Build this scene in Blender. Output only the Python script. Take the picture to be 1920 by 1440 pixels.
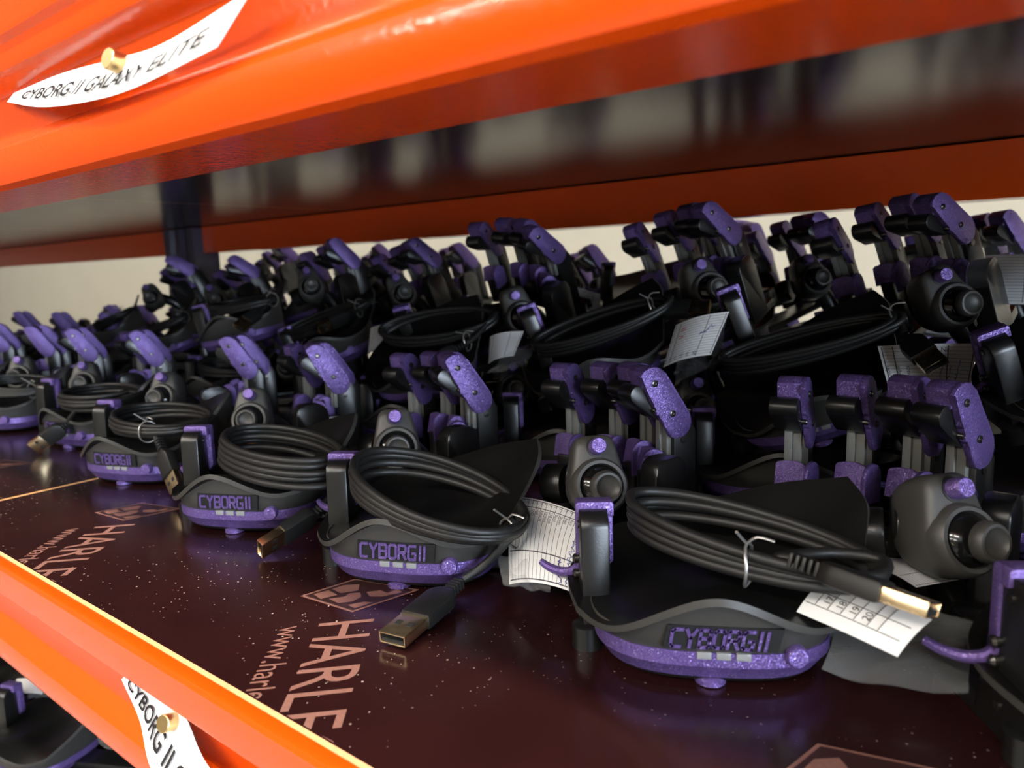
import bpy, bmesh, math, random
from mathutils import Vector, Matrix
from mathutils.bvhtree import BVHTree
random.seed(7)
for o in list(bpy.data.objects): bpy.data.objects.remove(o)
scene = bpy.context.scene
COL = scene.collection
MM = 0.001

# ---------------------------------------------------------------- camera
cam_data = bpy.data.cameras.new('camera')
cam = bpy.data.objects.new('camera', cam_data); COL.objects.link(cam)
cam_data.sensor_fit = 'HORIZONTAL'; cam_data.sensor_width = 36.0
cam_data.lens = 1420.0 / 1920.0 * 36.0
right = Vector((0.77955791, 0.62547071, -0.03280016))
down = Vector((0.07142661, -0.14080585, -0.98745732))
fwd = Vector((-0.62224409, 0.76743736, -0.15444156))
m = Matrix.Identity(4)
for i in range(3):
    m[i][0] = right[i]; m[i][1] = -down[i]; m[i][2] = -fwd[i]
m.translation = (0, 0, 0.140)
cam.matrix_world = m
cam_data.clip_start = 0.005; cam_data.clip_end = 50
cam_data.dof.use_dof = True; cam_data.dof.focus_distance = 0.33; cam_data.dof.aperture_fstop = 14.0
scene.camera = cam

# ---------------------------------------------------------------- world, exposure
w = bpy.data.worlds.new('world'); scene.world = w; w.use_nodes = True
w.node_tree.nodes['Background'].inputs[0].default_value = (1.0, 0.93, 0.84, 1)
w.node_tree.nodes['Background'].inputs[1].default_value = 0.20
vs = scene.view_settings
vs.view_transform = 'Standard'; vs.look = 'None'; vs.gamma = 1.0; vs.use_curve_mapping = False
vs.exposure = 0.0

# ---------------------------------------------------------------- materials
def newmat(name):
    mt = bpy.data.materials.new(name); mt.use_nodes = True
    nt = mt.node_tree; p = nt.nodes['Principled BSDF']
    return mt, nt, p
def plain(name, col, rough=0.5, metal=0.0, noise=0.0, nscale=400, bump=0.0, coat=0.0, spec=0.5):
    mt, nt, p = newmat(name)
    p.inputs['Base Color'].default_value = (*col, 1); p.inputs['Roughness'].default_value = rough
    p.inputs['Metallic'].default_value = metal
    p.inputs['Specular IOR Level'].default_value = spec
    if coat: p.inputs['Coat Weight'].default_value = coat; p.inputs['Coat Roughness'].default_value = 0.08
    tc = nt.nodes.new('ShaderNodeTexCoord')
    nz = nt.nodes.new('ShaderNodeTexNoise'); nz.inputs['Scale'].default_value = nscale; nz.inputs['Detail'].default_value = 3
    nt.links.new(tc.outputs['Object'], nz.inputs['Vector'])
    if noise:
        mx = nt.nodes.new('ShaderNodeMix'); mx.data_type = 'RGBA'
        mx.inputs[6].default_value = (*[c*(1-noise) for c in col], 1)
        mx.inputs[7].default_value = (*[min(1, c*(1+noise)) for c in col], 1)
        nt.links.new(nz.outputs['Fac'], mx.inputs[0]); nt.links.new(mx.outputs[2], p.inputs['Base Color'])
    if bump:
        b = nt.nodes.new('ShaderNodeBump'); b.inputs['Strength'].default_value = bump; b.inputs['Distance'].default_value = 0.0004
        nt.links.new(nz.outputs['Fac'], b.inputs['Height']); nt.links.new(b.outputs[0], p.inputs['Normal'])
    return mt
def glitter(name, col, col2, spark):
    mt, nt, p = newmat(name)
    tc = nt.nodes.new('ShaderNodeTexCoord')
    vo = nt.nodes.new('ShaderNodeTexVoronoi'); vo.inputs['Scale'].default_value = 2600
    nt.links.new(tc.outputs['Object'], vo.inputs['Vector'])
    sp = nt.nodes.new('ShaderNodeSeparateColor'); nt.links.new(vo.outputs['Color'], sp.inputs[0])
    mr = nt.nodes.new('ShaderNodeMapRange'); mr.inputs[1].default_value = 0.93; mr.inputs[2].default_value = 1.25
    nt.links.new(sp.outputs[0], mr.inputs[0])
    nz = nt.nodes.new('ShaderNodeTexNoise'); nz.inputs['Scale'].default_value = 120
    nt.links.new(tc.outputs['Object'], nz.inputs['Vector'])
    m1 = nt.nodes.new('ShaderNodeMix'); m1.data_type = 'RGBA'
    m1.inputs[6].default_value = (*col, 1); m1.inputs[7].default_value = (*col2, 1)
    nt.links.new(nz.outputs['Fac'], m1.inputs[0])
    m2 = nt.nodes.new('ShaderNodeMix'); m2.data_type = 'RGBA'; m2.inputs[7].default_value = (*spark, 1)
    nt.links.new(mr.outputs[0], m2.inputs[0]); nt.links.new(m1.outputs[2], m2.inputs[6])
    nt.links.new(m2.outputs[2], p.inputs['Base Color'])
    p.inputs['Roughness'].default_value = 0.40; p.inputs['Metallic'].default_value = 0.5
    # flakes: every cell of the glitter faces its own way
    ge = nt.nodes.new('ShaderNodeNewGeometry')
    v1 = nt.nodes.new('ShaderNodeVectorMath'); v1.operation = 'SUBTRACT'; v1.inputs[1].default_value = (.5, .5, .5); nt.links.new(vo.outputs['Color'], v1.inputs[0])
    v2 = nt.nodes.new('ShaderNodeVectorMath'); v2.operation = 'SCALE'; v2.inputs[3].default_value = 0.5; nt.links.new(v1.outputs[0], v2.inputs[0])
    v3 = nt.nodes.new('ShaderNodeVectorMath'); v3.operation = 'ADD'; nt.links.new(v2.outputs[0], v3.inputs[0]); nt.links.new(ge.outputs['Normal'], v3.inputs[1])
    v4 = nt.nodes.new('ShaderNodeVectorMath'); v4.operation = 'NORMALIZE'; nt.links.new(v3.outputs[0], v4.inputs[0])
    nt.links.new(v4.outputs[0], p.inputs['Normal'])
    return mt

M = {}
M['black'] = plain('black_plastic', (0.0075, 0.0072, 0.0068), 0.30, bump=0.08, nscale=1500)
M['shell'] = plain('black_palm_shell', (0.0048, 0.0046, 0.0044), 0.36, bump=0.05, nscale=1800, spec=.22)
M['grey'] = plain('charcoal_plastic', (0.034, 0.032, 0.028), 0.46, noise=0.08, bump=0.08, nscale=1500)
M['spacer'] = plain('grey_metal_spacer', (0.20, 0.20, 0.185), 0.42, metal=0.2, noise=0.1, nscale=600)
M['led'] = plain('clear_grey_lens', (0.20, 0.20, 0.20), 0.25)
M['screw'] = plain('dark_steel', (0.10, 0.095, 0.09), 0.25, metal=0.9)
M['cable'] = plain('black_cable', (0.009, 0.0086, 0.008), 0.48, spec=.4)
M['wire'] = plain('steel_wire', (0.35, 0.34, 0.32), 0.35, metal=0.8)
M['brass'] = plain('gold_plated_metal', (0.88, 0.68, 0.42), 0.24, metal=1.0)
M['steel'] = plain('brassy_metal', (0.66, 0.47, 0.22), 0.32, metal=1.0)
M['gloss'] = plain('gloss_black', (0.006, 0.006, 0.006), 0.12)
M['purple'] = glitter('purple_glitter_plastic', (0.100, 0.056, 0.215), (0.165, 0.105, 0.315), (0.95, 0.85, 1.0))
M['hole'] = plain('dark_hole', (0.004, 0.004, 0.004), 0.6)
M['paper'] = plain('white_paper', (0.74, 0.73, 0.71), 0.7, noise=0.03, nscale=90, spec=.2)
M['ink'] = plain('black_ink', (0.02, 0.018, 0.02), 0.8, spec=.05)
M['blueink'] = plain('blue_pen_ink', (0.06, 0.08, 0.30), 0.6)
M['redink'] = plain('red_ink', (0.55, 0.05, 0.03), 0.6)
M['wood'] = plain('raw_plywood_edge', (0.48, 0.25, 0.10), 0.6, noise=0.35, nscale=900)
M['print'] = plain('faded_pink_print', (0.19, 0.086, 0.066), 0.45, noise=0.35, nscale=700)
M['printdark'] = plain('dark_print', (0.028, 0.010, 0.009), 0.4)
M['wall'] = plain('cream_wall_paint', (0.29, 0.27, 0.22), 0.8, noise=0.05, nscale=6)
M['floor'] = plain('grey_concrete', (0.28, 0.265, 0.245), 0.6, noise=0.2, nscale=8)
M['ceil'] = plain('pale_ceiling', (0.6, 0.59, 0.56), 0.8, noise=0.05, nscale=5)
M['post'] = plain('dark_violet_blue_paint', (0.016, 0.012, 0.04), 0.30)

def lamp_mat():
    mt, nt, p = newmat('lamp_glow')
    p.inputs['Base Color'].default_value = (1, 1, 1, 1)
    p.inputs['Emission Color'].default_value = (1.0, 0.93, 0.83, 1)
    p.inputs['Emission Strength'].default_value = LAMP
    return mt
LAMP = 98.0
M['lamp'] = lamp_mat()
def day_mat():
    mt, nt, p = newmat('daylight_glass')
    p.inputs['Base Color'].default_value = (.8, .85, .9, 1)
    p.inputs['Emission Color'].default_value = (0.72, 0.84, 1.0, 1)
    p.inputs['Emission Strength'].default_value = DAY
    return mt
DAY = 24.0
M['daylight'] = day_mat()

def orange():
    mt, nt, p = newmat('orange_gloss_paint')
    p.inputs['Base Color'].default_value = (0.60, 0.056, 0.0015, 1)
    p.inputs['Roughness'].default_value = 0.20
    p.inputs['Coat Weight'].default_value = 0.12; p.inputs['Coat Roughness'].default_value = 0.05
    p.inputs['Specular IOR Level'].default_value = 0.3
    tc = nt.nodes.new('ShaderNodeTexCoord')
    n1 = nt.nodes.new('ShaderNodeTexNoise'); n1.inputs['Scale'].default_value = 420; n1.inputs['Detail'].default_value = 2
    nt.links.new(tc.outputs['Object'], n1.inputs['Vector'])
    b = nt.nodes.new('ShaderNodeBump'); b.inputs['Strength'].default_value = 0.22; b.inputs['Distance'].default_value = 0.0006
    nt.links.new(n1.outputs['Fac'], b.inputs['Height'])
    nt.links.new(b.outputs[0], p.inputs['Normal']); nt.links.new(b.outputs[0], p.inputs['Coat Normal'])
    return mt
M['orange'] = orange()

def ply(name, col, rough, dust):
    mt, nt, p = newmat(name)
    tc = nt.nodes.new('ShaderNodeTexCoord')
    n1 = nt.nodes.new('ShaderNodeTexNoise'); n1.inputs['Scale'].default_value = 26; n1.inputs['Detail'].default_value = 6
    nt.links.new(tc.outputs['Object'], n1.inputs['Vector'])
    m1 = nt.nodes.new('ShaderNodeMix'); m1.data_type = 'RGBA'
    m1.inputs[6].default_value = (*[c*0.7 for c in col], 1); m1.inputs[7].default_value = (*[c*1.35 for c in col], 1)
    nt.links.new(n1.outputs['Fac'], m1.inputs[0])
    last = m1.outputs[2]
    r = p.inputs['Roughness']; r.default_value = rough
    if dust:
        vo = nt.nodes.new('ShaderNodeTexVoronoi'); vo.inputs['Scale'].default_value = 430; vo.inputs['Randomness'].default_value = 1
        nt.links.new(tc.outputs['Object'], vo.inputs['Vector'])
        sp = nt.nodes.new('ShaderNodeSeparateColor'); nt.links.new(vo.outputs['Color'], sp.inputs[0])
        # speck radius grows with the random value of the cell, most cells have none
        mr = nt.nodes.new('ShaderNodeMapRange'); mr.inputs[1].default_value = 0.35; mr.inputs[2].default_value = 1.0
        mr.inputs[3].default_value = 0.0; mr.inputs[4].default_value = 0.20
        nt.links.new(sp.outputs[0], mr.inputs[0])
        lt = nt.nodes.new('ShaderNodeMath'); lt.operation = 'LESS_THAN'
        nt.links.new(vo.outputs['Distance'], lt.inputs[0]); nt.links.new(mr.outputs[0], lt.inputs[1])
        n2 = nt.nodes.new('ShaderNodeTexNoise'); n2.inputs['Scale'].default_value = 9; n2.inputs['Detail'].default_value = 2
        nt.links.new(tc.outputs['Object'], n2.inputs['Vector'])
        mr2 = nt.nodes.new('ShaderNodeMapRange'); mr2.inputs[1].default_value = 0.42; mr2.inputs[2].default_value = 0.58
        nt.links.new(n2.outputs['Fac'], mr2.inputs[0])
        mu = nt.nodes.new('ShaderNodeMath'); mu.operation = 'MULTIPLY'; mu.inputs[1].default_value = 0.75
        nt.links.new(lt.outputs[0], mu.inputs[0])
        mu2 = nt.nodes.new('ShaderNodeMath'); mu2.operation = 'MULTIPLY'
        nt.links.new(mu.outputs[0], mu2.inputs[0]); nt.links.new(mr2.outputs[0], mu2.inputs[1])
        m2 = nt.nodes.new('ShaderNodeMix'); m2.data_type = 'RGBA'; m2.inputs[7].default_value = (0.42, 0.34, 0.30, 1)
        nt.links.new(mu2.outputs[0], m2.inputs[0]); nt.links.new(last, m2.inputs[6]); last = m2.outputs[2]
    nt.links.new(last, p.inputs['Base Color'])
    return mt
M['ply'] = ply('maroon_film_faced_plywood', (0.0165, 0.0042, 0.0042), 0.20, True)
M['plyunder'] = ply('dark_film_underside', (0.009, 0.007, 0.0065), 0.20, False); M['plyunder'].node_tree.nodes['Principled BSDF'].inputs['Specular IOR Level'].default_value = .26

def bagmat():
    mt = bpy.data.materials.new('clear_plastic_film'); mt.use_nodes = True
    nt = mt.node_tree; out = nt.nodes['Material Output']; p = nt.nodes['Principled BSDF']
    p.inputs['Base Color'].default_value = (0.45, 0.46, 0.46, 1); p.inputs['Roughness'].default_value = 0.10
    tr = nt.nodes.new('ShaderNodeBsdfTransparent'); mx = nt.nodes.new('ShaderNodeMixShader')
    fr = nt.nodes.new('ShaderNodeLayerWeight'); fr.inputs['Blend'].default_value = 0.25
    ad = nt.nodes.new('ShaderNodeMath'); ad.operation = 'MULTIPLY_ADD'; ad.inputs[1].default_value = 0.30; ad.inputs[2].default_value = 0.05
    nt.links.new(fr.outputs[1], ad.inputs[0]); nt.links.new(ad.outputs[0], mx.inputs[0])
    nt.links.new(tr.outputs[0], mx.inputs[1]); nt.links.new(p.outputs[0], mx.inputs[2]); nt.links.new(mx.outputs[0], out.inputs[0])
    return mt
M['bag'] = bagmat()

def slipmat():
    mt, nt, p = newmat('printed_table_paper')
    uv = nt.nodes.new('ShaderNodeUVMap'); sx = nt.nodes.new('ShaderNodeSeparateXYZ'); nt.links.new(uv.outputs[0], sx.inputs[0])
    def mth(op, a, b=None, bval=None):
        n = nt.nodes.new('ShaderNodeMath'); n.operation = op; nt.links.new(a, n.inputs[0])
        if b is not None: nt.links.new(b, n.inputs[1])
        if bval is not None: n.inputs[1].default_value = bval
        return n.outputs[0]
    fv = mth('FRACT', mth('MULTIPLY', sx.outputs[1], bval=16.0))
    row = mth('LESS_THAN', fv, bval=0.09)
    acc = row
    for c in (0.03, 0.14, 0.70, 0.97):
        d = mth('ABSOLUTE', mth('SUBTRACT', sx.outputs[0], bval=c))
        acc = mth('MAXIMUM', acc, mth('LESS_THAN', d, bval=0.006))
    ins = mth('LESS_THAN', mth('ABSOLUTE', mth('SUBTRACT', sx.outputs[0], bval=0.5)), bval=0.477)
    ins2 = mth('LESS_THAN', mth('ABSOLUTE', mth('SUBTRACT', sx.outputs[1], bval=0.5)), bval=0.47)
    acc = mth('MULTIPLY', mth('MULTIPLY', acc, ins), ins2)
    mx = nt.nodes.new('ShaderNodeMix'); mx.data_type = 'RGBA'
    mx.inputs[6].default_value = (0.80, 0.79, 0.77, 1); mx.inputs[7].default_value = (0.06, 0.055, 0.06, 1)
    nt.links.new(acc, mx.inputs[0]); nt.links.new(mx.outputs[2], p.inputs['Base Color'])
    p.inputs['Roughness'].default_value = 0.55
    return mt
M['slip'] = slipmat()

# ---------------------------------------------------------------- mesh helpers (millimetres in, metres out)
def to_mesh(name, bm, mats, smooth=40, scale=MM):
    bmesh.ops.recalc_face_normals(bm, faces=bm.faces)
    for v in bm.verts: v.co *= scale
    me = bpy.data.meshes.new(name); bm.to_mesh(me); bm.free()
    for mt in (mats if isinstance(mats, (list, tuple)) else [mats]): me.materials.append(M[mt])
    if smooth:
        for p in me.polygons: p.use_smooth = True
        me.set_sharp_from_angle(angle=math.radians(smooth))
    return me
def link(name, me, parent=None, loc=None):
    o = bpy.data.objects.new(name, me); COL.objects.link(o)
    if parent: o.parent = parent
    if loc: o.location = loc
    return o
def part(name, bm, mat, parent, smooth=40): return link(name, to_mesh(name, bm, mat, smooth), parent)
def tag(o, label=None, cat=None, group=None, kind=None):
    if label: o['label'] = label
    if cat: o['category'] = cat
    if group: o['group'] = group
    if kind: o['kind'] = kind
    return o
def empty(name, loc=(0, 0, 0)):
    o = bpy.data.objects.new(name, None); COL.objects.link(o); o.location = loc; o.empty_display_size = 0.01
    return o
def frame(o, x, y, z=None):
    x = Vector(x).normalized(); y = Vector(y).normalized(); z = x.cross(y) if z is None else Vector(z).normalized()
    return Matrix(((x.x, y.x, z.x, o[0]), (x.y, y.y, z.y, o[1]), (x.z, y.z, z.z, o[2]), (0, 0, 0, 1)))
def box(bm, lo, hi, mat=None, bev=0.0):
    r = bmesh.ops.create_cube(bm, size=1.0)
    c = [(a+b)/2 for a, b in zip(lo, hi)]; s = [b-a for a, b in zip(lo, hi)]
    for v in r['verts']:
        v.co = Vector([v.co[i]*s[i]+c[i] for i in range(3)])
    vs_ = r['verts']
    if bev:
        es = list({e for v in vs_ for e in v.link_edges})
        rb = bmesh.ops.bevel(bm, geom=es, offset=bev, segments=2, affect='EDGES', profile=0.5)
        vs_ = list({v for f in rb['faces'] for v in f.verts} | {v for v in vs_ if v.is_valid})
    if mat is not None:
        for v in vs_: v.co = mat @ v.co
def prism(bm, pts, h0, h1, mat=None, bev=0.0):
    """polygon pts (a,b) in the local xy plane, extruded from h0 to h1 along local z"""
    vb = [bm.verts.new((p[0], p[1], h0)) for p in pts]; vt = [bm.verts.new((p[0], p[1], h1)) for p in pts]
    n = len(pts); fs = [bm.faces.new(vb), bm.faces.new(vt)]
    for i in range(n): fs.append(bm.faces.new((vb[i], vb[(i+1) % n], vt[(i+1) % n], vt[i])))
    allv = vb+vt
    if bev:
        es = list(fs[0].edges)+list(fs[1].edges)
        rb = bmesh.ops.bevel(bm, geom=es, offset=bev, segments=2, affect='EDGES', profile=0.5)
        allv = list({v for v in allv if v.is_valid} | {v for f in rb['faces'] for v in f.verts})
    if mat is not None:
        for v in allv: v.co = mat @ v.co
def lathe(bm, prof, mat=None, seg=28, cap0=True, cap1=True):
    """prof: (radius, height) along local z"""
    rings = []
    for r, h in prof:
        rings.append([bm.verts.new((r*math.cos(2*math.pi*k/seg), r*math.sin(2*math.pi*k/seg), h)) for k in range(seg)])
    for a, b in zip(rings, rings[1:]):
        for k in range(seg): bm.faces.new((a[k], a[(k+1) % seg], b[(k+1) % seg], b[k]))
    if cap0: bm.faces.new(rings[0])
    if cap1: bm.faces.new(rings[-1])
    if mat is not None:
        for R_ in rings:
            for v in R_: v.co = mat @ v.co
def axis_frame(o, d, up=(0, 0, 1)):
    z = Vector(d).normalized(); x = Vector(up).cross(z)
    if x.length < 1e-4: x = Vector((1, 0, 0))
    x.normalize(); y = z.cross(x)
    return frame(o, x, y, z)
def tube(bm, pts, r, seg=8, cap=True, sub=1):
    pts = [Vector(p) for p in pts]
    if sub > 1: pts = catmull(pts, sub)
    n = len(pts); t0 = (pts[1]-pts[0]).normalized()
    up = Vector((0, 0, 1)) if abs(t0.z) < 0.9 else Vector((1, 0, 0))
    nx = (up - t0*up.dot(t0)).normalized(); rings = []
    for i, p in enumerate(pts):
        t = (pts[min(i+1, n-1)]-pts[max(i-1, 0)]).normalized()
        nx = (nx - t*nx.dot(t)).normalized(); ny = t.cross(nx)
        rr = r(i/(n-1)) if callable(r) else r
        rings.append([bm.verts.new(p+(nx*math.cos(2*math.pi*k/seg)+ny*math.sin(2*math.pi*k/seg))*rr) for k in range(seg)])
    for a, b in zip(rings, rings[1:]):
        for k in range(seg): bm.faces.new((a[k], a[(k+1) % seg], b[(k+1) % seg], b[k]))
    if cap: bm.faces.new(rings[0]); bm.faces.new(rings[-1])
def catmull(pts, sub):
    out = []; n = len(pts)
    for i in range(n-1):
        p0, p1, p2, p3 = pts[max(i-1, 0)], pts[i], pts[i+1], pts[min(i+2, n-1)]
        for k in range(sub):
            t = k/sub
            out.append(0.5*((2*p1)+(p2-p0)*t+(2*p0-5*p1+4*p2-p3)*t*t+(3*p1-p0-3*p2+p3)*t**3))
    out.append(pts[-1]); return out
def cr1(vals, t):
    n = len(vals)-1; x = min(max(t, 0), 1)*n; i = min(int(x), n-1); f = x-i
    p0 = vals[i-1] if i > 0 else vals[0]*2-vals[1]
    p3 = vals[i+2] if i+2 <= n else vals[n]*2-vals[n-1]
    p1, p2 = vals[i], vals[i+1]
    return 0.5*((2*p1)+(p2-p0)*f+(2*p0-5*p1+4*p2-p3)*f*f+(3*p1-p0-3*p2+p3)*f**3)
def patch(grid, u, v):
    a, b = 2*u-1, 2*v-1; k = ROUND
    u, v = .5+.5*a*math.sqrt(1-k*b*b), .5+.5*b*math.sqrt(1-k*a*a)
    return cr1([cr1(row, u) for row in grid], v)
def arc(cx, cy, r, a0, a1, n):
    return [(cx+r*math.cos(math.radians(a0+(a1-a0)*k/n)), cy+r*math.sin(math.radians(a0+(a1-a0)*k/n))) for k in range(n+1)]
def text_bm(s, size, shear=0.0, offset=0.0):
    """flat text as a bmesh in mm, lower-left at the origin"""
    c = bpy.data.curves.new('t', 'FONT'); c.body = s; c.size = size; c.shear = shear; c.offset = offset
    c.resolution_u = 3; c.fill_mode = 'FRONT'
    o = bpy.data.objects.new('t', c); COL.objects.link(o)
    dg = bpy.context.evaluated_depsgraph_get(); me = bpy.data.meshes.new_from_object(o.evaluated_get(dg))
    bm = bmesh.new(); bm.from_mesh(me)
    bpy.data.objects.remove(o); bpy.data.curves.remove(c); bpy.data.meshes.remove(me)
    return bm

# ================================================================= the setting
def beam(name, face_y, z_top, label, x0=-2600, x1=760, flip=False, ridge=False):
    prof = [(121, -1.0), (119.2, -1.6), (118.4, -3.2), (118.2, -15), (118.8, -17.2), (120.5, -18.6)]
    prof += [(125.0, -20.2), (127.0, -22.0), (127.3, -34), (126.2, -38.5)]
    prof += [(121.0, -42.5), (118.8, -45.0), (118.0, -48.5), (118.3, -55), (119.6, -58.5), (122.5, -60.0)]
    prof += [(158, -60.0), (158, -17.2), (124.2, -17.2), (124.2, -1.2)]
    if ridge:   # raised upper ridge standing above the board
        prof[0:4] = [(124.0, 24.0), (120.6, 23.4), (119.0, 21.0), (115.8, -4.0), (116.2, -6.5), (118.2, -8.5), (118.2, -15)]; prof[-1] = (124.2, 23.0)
    bm = bmesh.new(); n = len(prof)
    xs = [x0, x1]
    rows = [[bm.verts.new((x, (p[0]-121+face_y) if not flip else (face_y-(p[0]-121)), z_top+p[1])) for p in prof] for x in xs]
    for k in range(n): bm.faces.new((rows[0][k], rows[0][(k+1) % n], rows[1][(k+1) % n], rows[1][k]))
    bm.faces.new(rows[0]); bm.faces.new(rows[1])
    o = part(name, bm, 'orange', None, 25)
    return tag(o, label, 'shelf beam')
beam('shelf_beam', 121, 0, 'glossy orange beam along the front of the shelf carrying the maroon board')
beam('shelf_beam', 121, 238, 'glossy orange front beam holding the shelf above the keypads', ridge=True)
beam('shelf_beam', 727, 238, 'orange beam at the back under the upper shelf, in front of the cream wall', flip=True)

def board(x0, x1, z, label, mats=('ply', 'wood', 'plyunder'), y0=124.3, y1=745, gap=0.7):
    bm = bmesh.new(); t = 16.0
    lo = (x0+gap, y0, z-t); hi = (x1-gap, y1, z)
    box(bm, lo, hi)
    bm.normal_update()
    top = [e for e in bm.edges if all(v.co.z > z-1 for v in e.verts)]
    bmesh.ops.bevel(bm, geom=top, offset=1.1, segments=1, affect='EDGES')
    bm.normal_update()
    for f in bm.faces:
        f.material_index = 0 if f.normal.z > 0.95 else (2 if f.normal.z < -0.95 else 1)
    o = link('shelf_board', to_mesh('shelf_board', bm, list(mats), None)); return tag(o, label, 'shelf board')
B1 = board(-561, 760, 0, 'maroon film-faced plywood board with faded lettering carrying the front keypads')
B2 = board(-1750, -561, 0, 'maroon plywood board beyond the bright seam on the keypad shelf')
board(-2600, -1750, 0, 'maroon plywood board at the far end of the keypad shelf')
board(-840, 760, 238, 'dark glossy plywood board overhead on the orange beams')
board(-1345, -840, 238, 'dark plywood board overhead beside the violet upright')
board(-2600, -1345, 238, 'dark plywood board overhead past the violet upright')
board(-640, 760, -238, 'dark plywood board of the shelf below, near side of its pale seam')
board(-2600, -640, -238, 'dark plywood board of the shelf below, far side of its pale seam')

bm = bmesh.new()
prism(bm, [(-1318, 672), (-1318, 718), (-1222, 718), (-1222, 672), (-1240, 672), (-1246, 680), (-1262, 680), (-1268, 674), (-1278, 674), (-1284, 680), (-1294, 680), (-1300, 672)], -900, 220, bev=0)
tag(part('upright_post', bm, 'post', None, 30), 'dark violet upright post of the rack behind the keypads', 'upright post')

def slab(name, lo, hi, mat):
    bm = bmesh.new(); box(bm, lo, hi); return tag(part(name, bm, mat, None, None), kind='structure')
slab('wall_back', (-9000, 1500, -1000), (5600, 1600, 2600), 'wall')
slab('floor', (-9000, -10000, -1060), (5600, 1600, -1000), 'floor')
slab('ceiling', (-9000, -10000, 2600), (5600, 1600, 2660), 'ceil')
# end wall on the right with a wide bright window
for nm, lo, hi in (('wall_right', (5500, -700, -1000), (5600, 1500, 2600)), ('wall_right_sill', (5500, -4700, -1000), (5600, -700, -500)), ('wall_right_head', (5500, -4700, 2000), (5600, -700, 2600)), ('wall_right_far', (5500, -10000, -1000), (5600, -4700, 2600))):
    slab(nm, lo, hi, 'wall')
win = tag(bpy.data.objects.new('window_right_offscreen', None), kind='structure'); COL.objects.link(win)
bm = bmesh.new()
for y in (-4700, -3700, -2700, -1700, -740): box(bm, (5510, y, -500), (5560, y+40, 2000))
for z in (-500, 740, 1960): box(bm, (5512, -4700, z), (5558, -700, z+40))
part('window_frame', bm, 'ceil', win, None)
for k in range(4):
    for z in (-480, 760):
        bm = bmesh.new(); box(bm, (5530, -4680+1000*k, z), (5536, -3690+1000*k, z+1220)); part('window_pane_offscreen', bm, 'daylight', win, None)

slab('wall_front', (-9000, -10000, -1000), (5600, -9900, 2600), 'wall')

def ceiling_lamp(x, y, z, length):
    root = empty('ceiling_lamp_offscreen', (x*MM, y*MM, z*MM)); tag(root, 'long white ceiling lamp hanging over the hall in front of the rack', 'lamp', 'ceiling lamps over the hall')
    bm = bmesh.new(); box(bm, (-length/2, -100, 14), (length/2, 100, 60), bev=6); part('housing', bm, 'ceil', root)
    bm = bmesh.new(); box(bm, (-length/2+20, -85, -10), (length/2-20, 85, 16), bev=5); part('diffuser_offscreen', bm, 'lamp', root)
for y in (-700, -3000, -5600):
    for x in (-3000, -1000, 1000):
        ceiling_lamp(x, y, 2300, 1500)

# ---- faded print on the boards (flat print: paper-thin on the film)
def clip_front(bm, y):
    bmesh.ops.bisect_plane(bm, geom=bm.verts[:]+bm.edges[:]+bm.faces[:], plane_co=(0, y, 0), plane_no=(0, 1, 0), clear_inner=True)
def board_print(px, py, parent, idx):
    # baseline runs at -49 degrees over the board, letters stand towards +x +y
    bx = Vector((0.657, -0.754, 0)); by = Vector((0.69, 0.724, 0))
    def place(bm_, off, z=0.12):
        for v in bm_.verts:
            p = Vector((px, py, 0))+bx*(v.co.x+off[0])+by*(v.co.y+off[1]); v.co = (p.x, p.y, z)
        clip_front(bm_, 126.0)
    t = text_bm('HARLEQ', 32.0, offset=-0.012)
    for v in t.verts: v.co.x *= 0.80
    place(t, (0, 0)); part('print_lettering', t, 'print', parent, None)
    t = text_bm('www.harleq', 14.0)
    for v in t.verts: v.co.x *= 0.86
    place(t, (2, -15)); part('print_address', t, 'print', parent, None)
    # diamond emblem above the H : points measured on the board
    def poly(pts, mat, z, name):
        b_ = bmesh.new(); vs_ = [b_.verts.new((px+a, py+c, z)) for a, c in pts]; b_.faces.new(vs_)
        bmesh.ops.triangulate(b_, faces=b_.faces); part(name, b_, mat, parent, None)
    L_, Bt, Rr, Tp = (-27.5, 10), (4.2, 12.9), (11.5, 44.7), (-22, 36)
    c = ((L_[0]+Rr[0])/2, (L_[1]+Rr[1])/2)
    def sc(p, k): return (c[0]+(p[0]-c[0])*k, c[1]+(p[1]-c[1])*k)
    poly([L_, Bt, Rr, Tp], 'print', 0.10, 'print_emblem')
    poly([sc(p, .92) for p in (L_, Bt, Rr, Tp)], 'printdark', 0.13, 'print_emblem_ground')
    def q(u, v):   # diamond coordinates 0..1
        a = Vector(L_).lerp(Vector(Bt), u); b = Vector(Tp).lerp(Vector(Rr), u); r_ = a.lerp(b, v); return sc((r_.x, r_.y), .88)
    poly([q(.02, .1), q(.28, .02), q(.32, .3), q(.05, .38)], 'print', 0.16, 'print_emblem_panel')
    poly([q(.05, .45), q(.3, .38), q(.4, .62), q(.2, .85), q(.04, .7)], 'print', 0.16, 'print_emblem_panel')
    poly([q(.36, .1), q(.62, .05), q(.72, .22), q(.66, .42), q(.5, .56), q(.40, .44), q(.46, .30)], 'print', 0.16, 'print_emblem_face')
    poly([q(.55, .62), q(.74, .5), q(.88, .58), q(.96, .86), q(.80, .95), q(.82, .74), q(.66, .78)], 'print', 0.16, 'print_emblem_cap')
    poly([q(.78, .08), q(.97, .05), q(.97, .34), q(.86, .3)], 'print', 0.16, 'print_emblem_panel')
for k, px in enumerate((-244.7+206.5, -244.7, -244.7-206.5)):
    board_print(px, 173.5, B1, k)
board_print(-244.7-206.5*2-10, 166, B2, 3)

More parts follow.
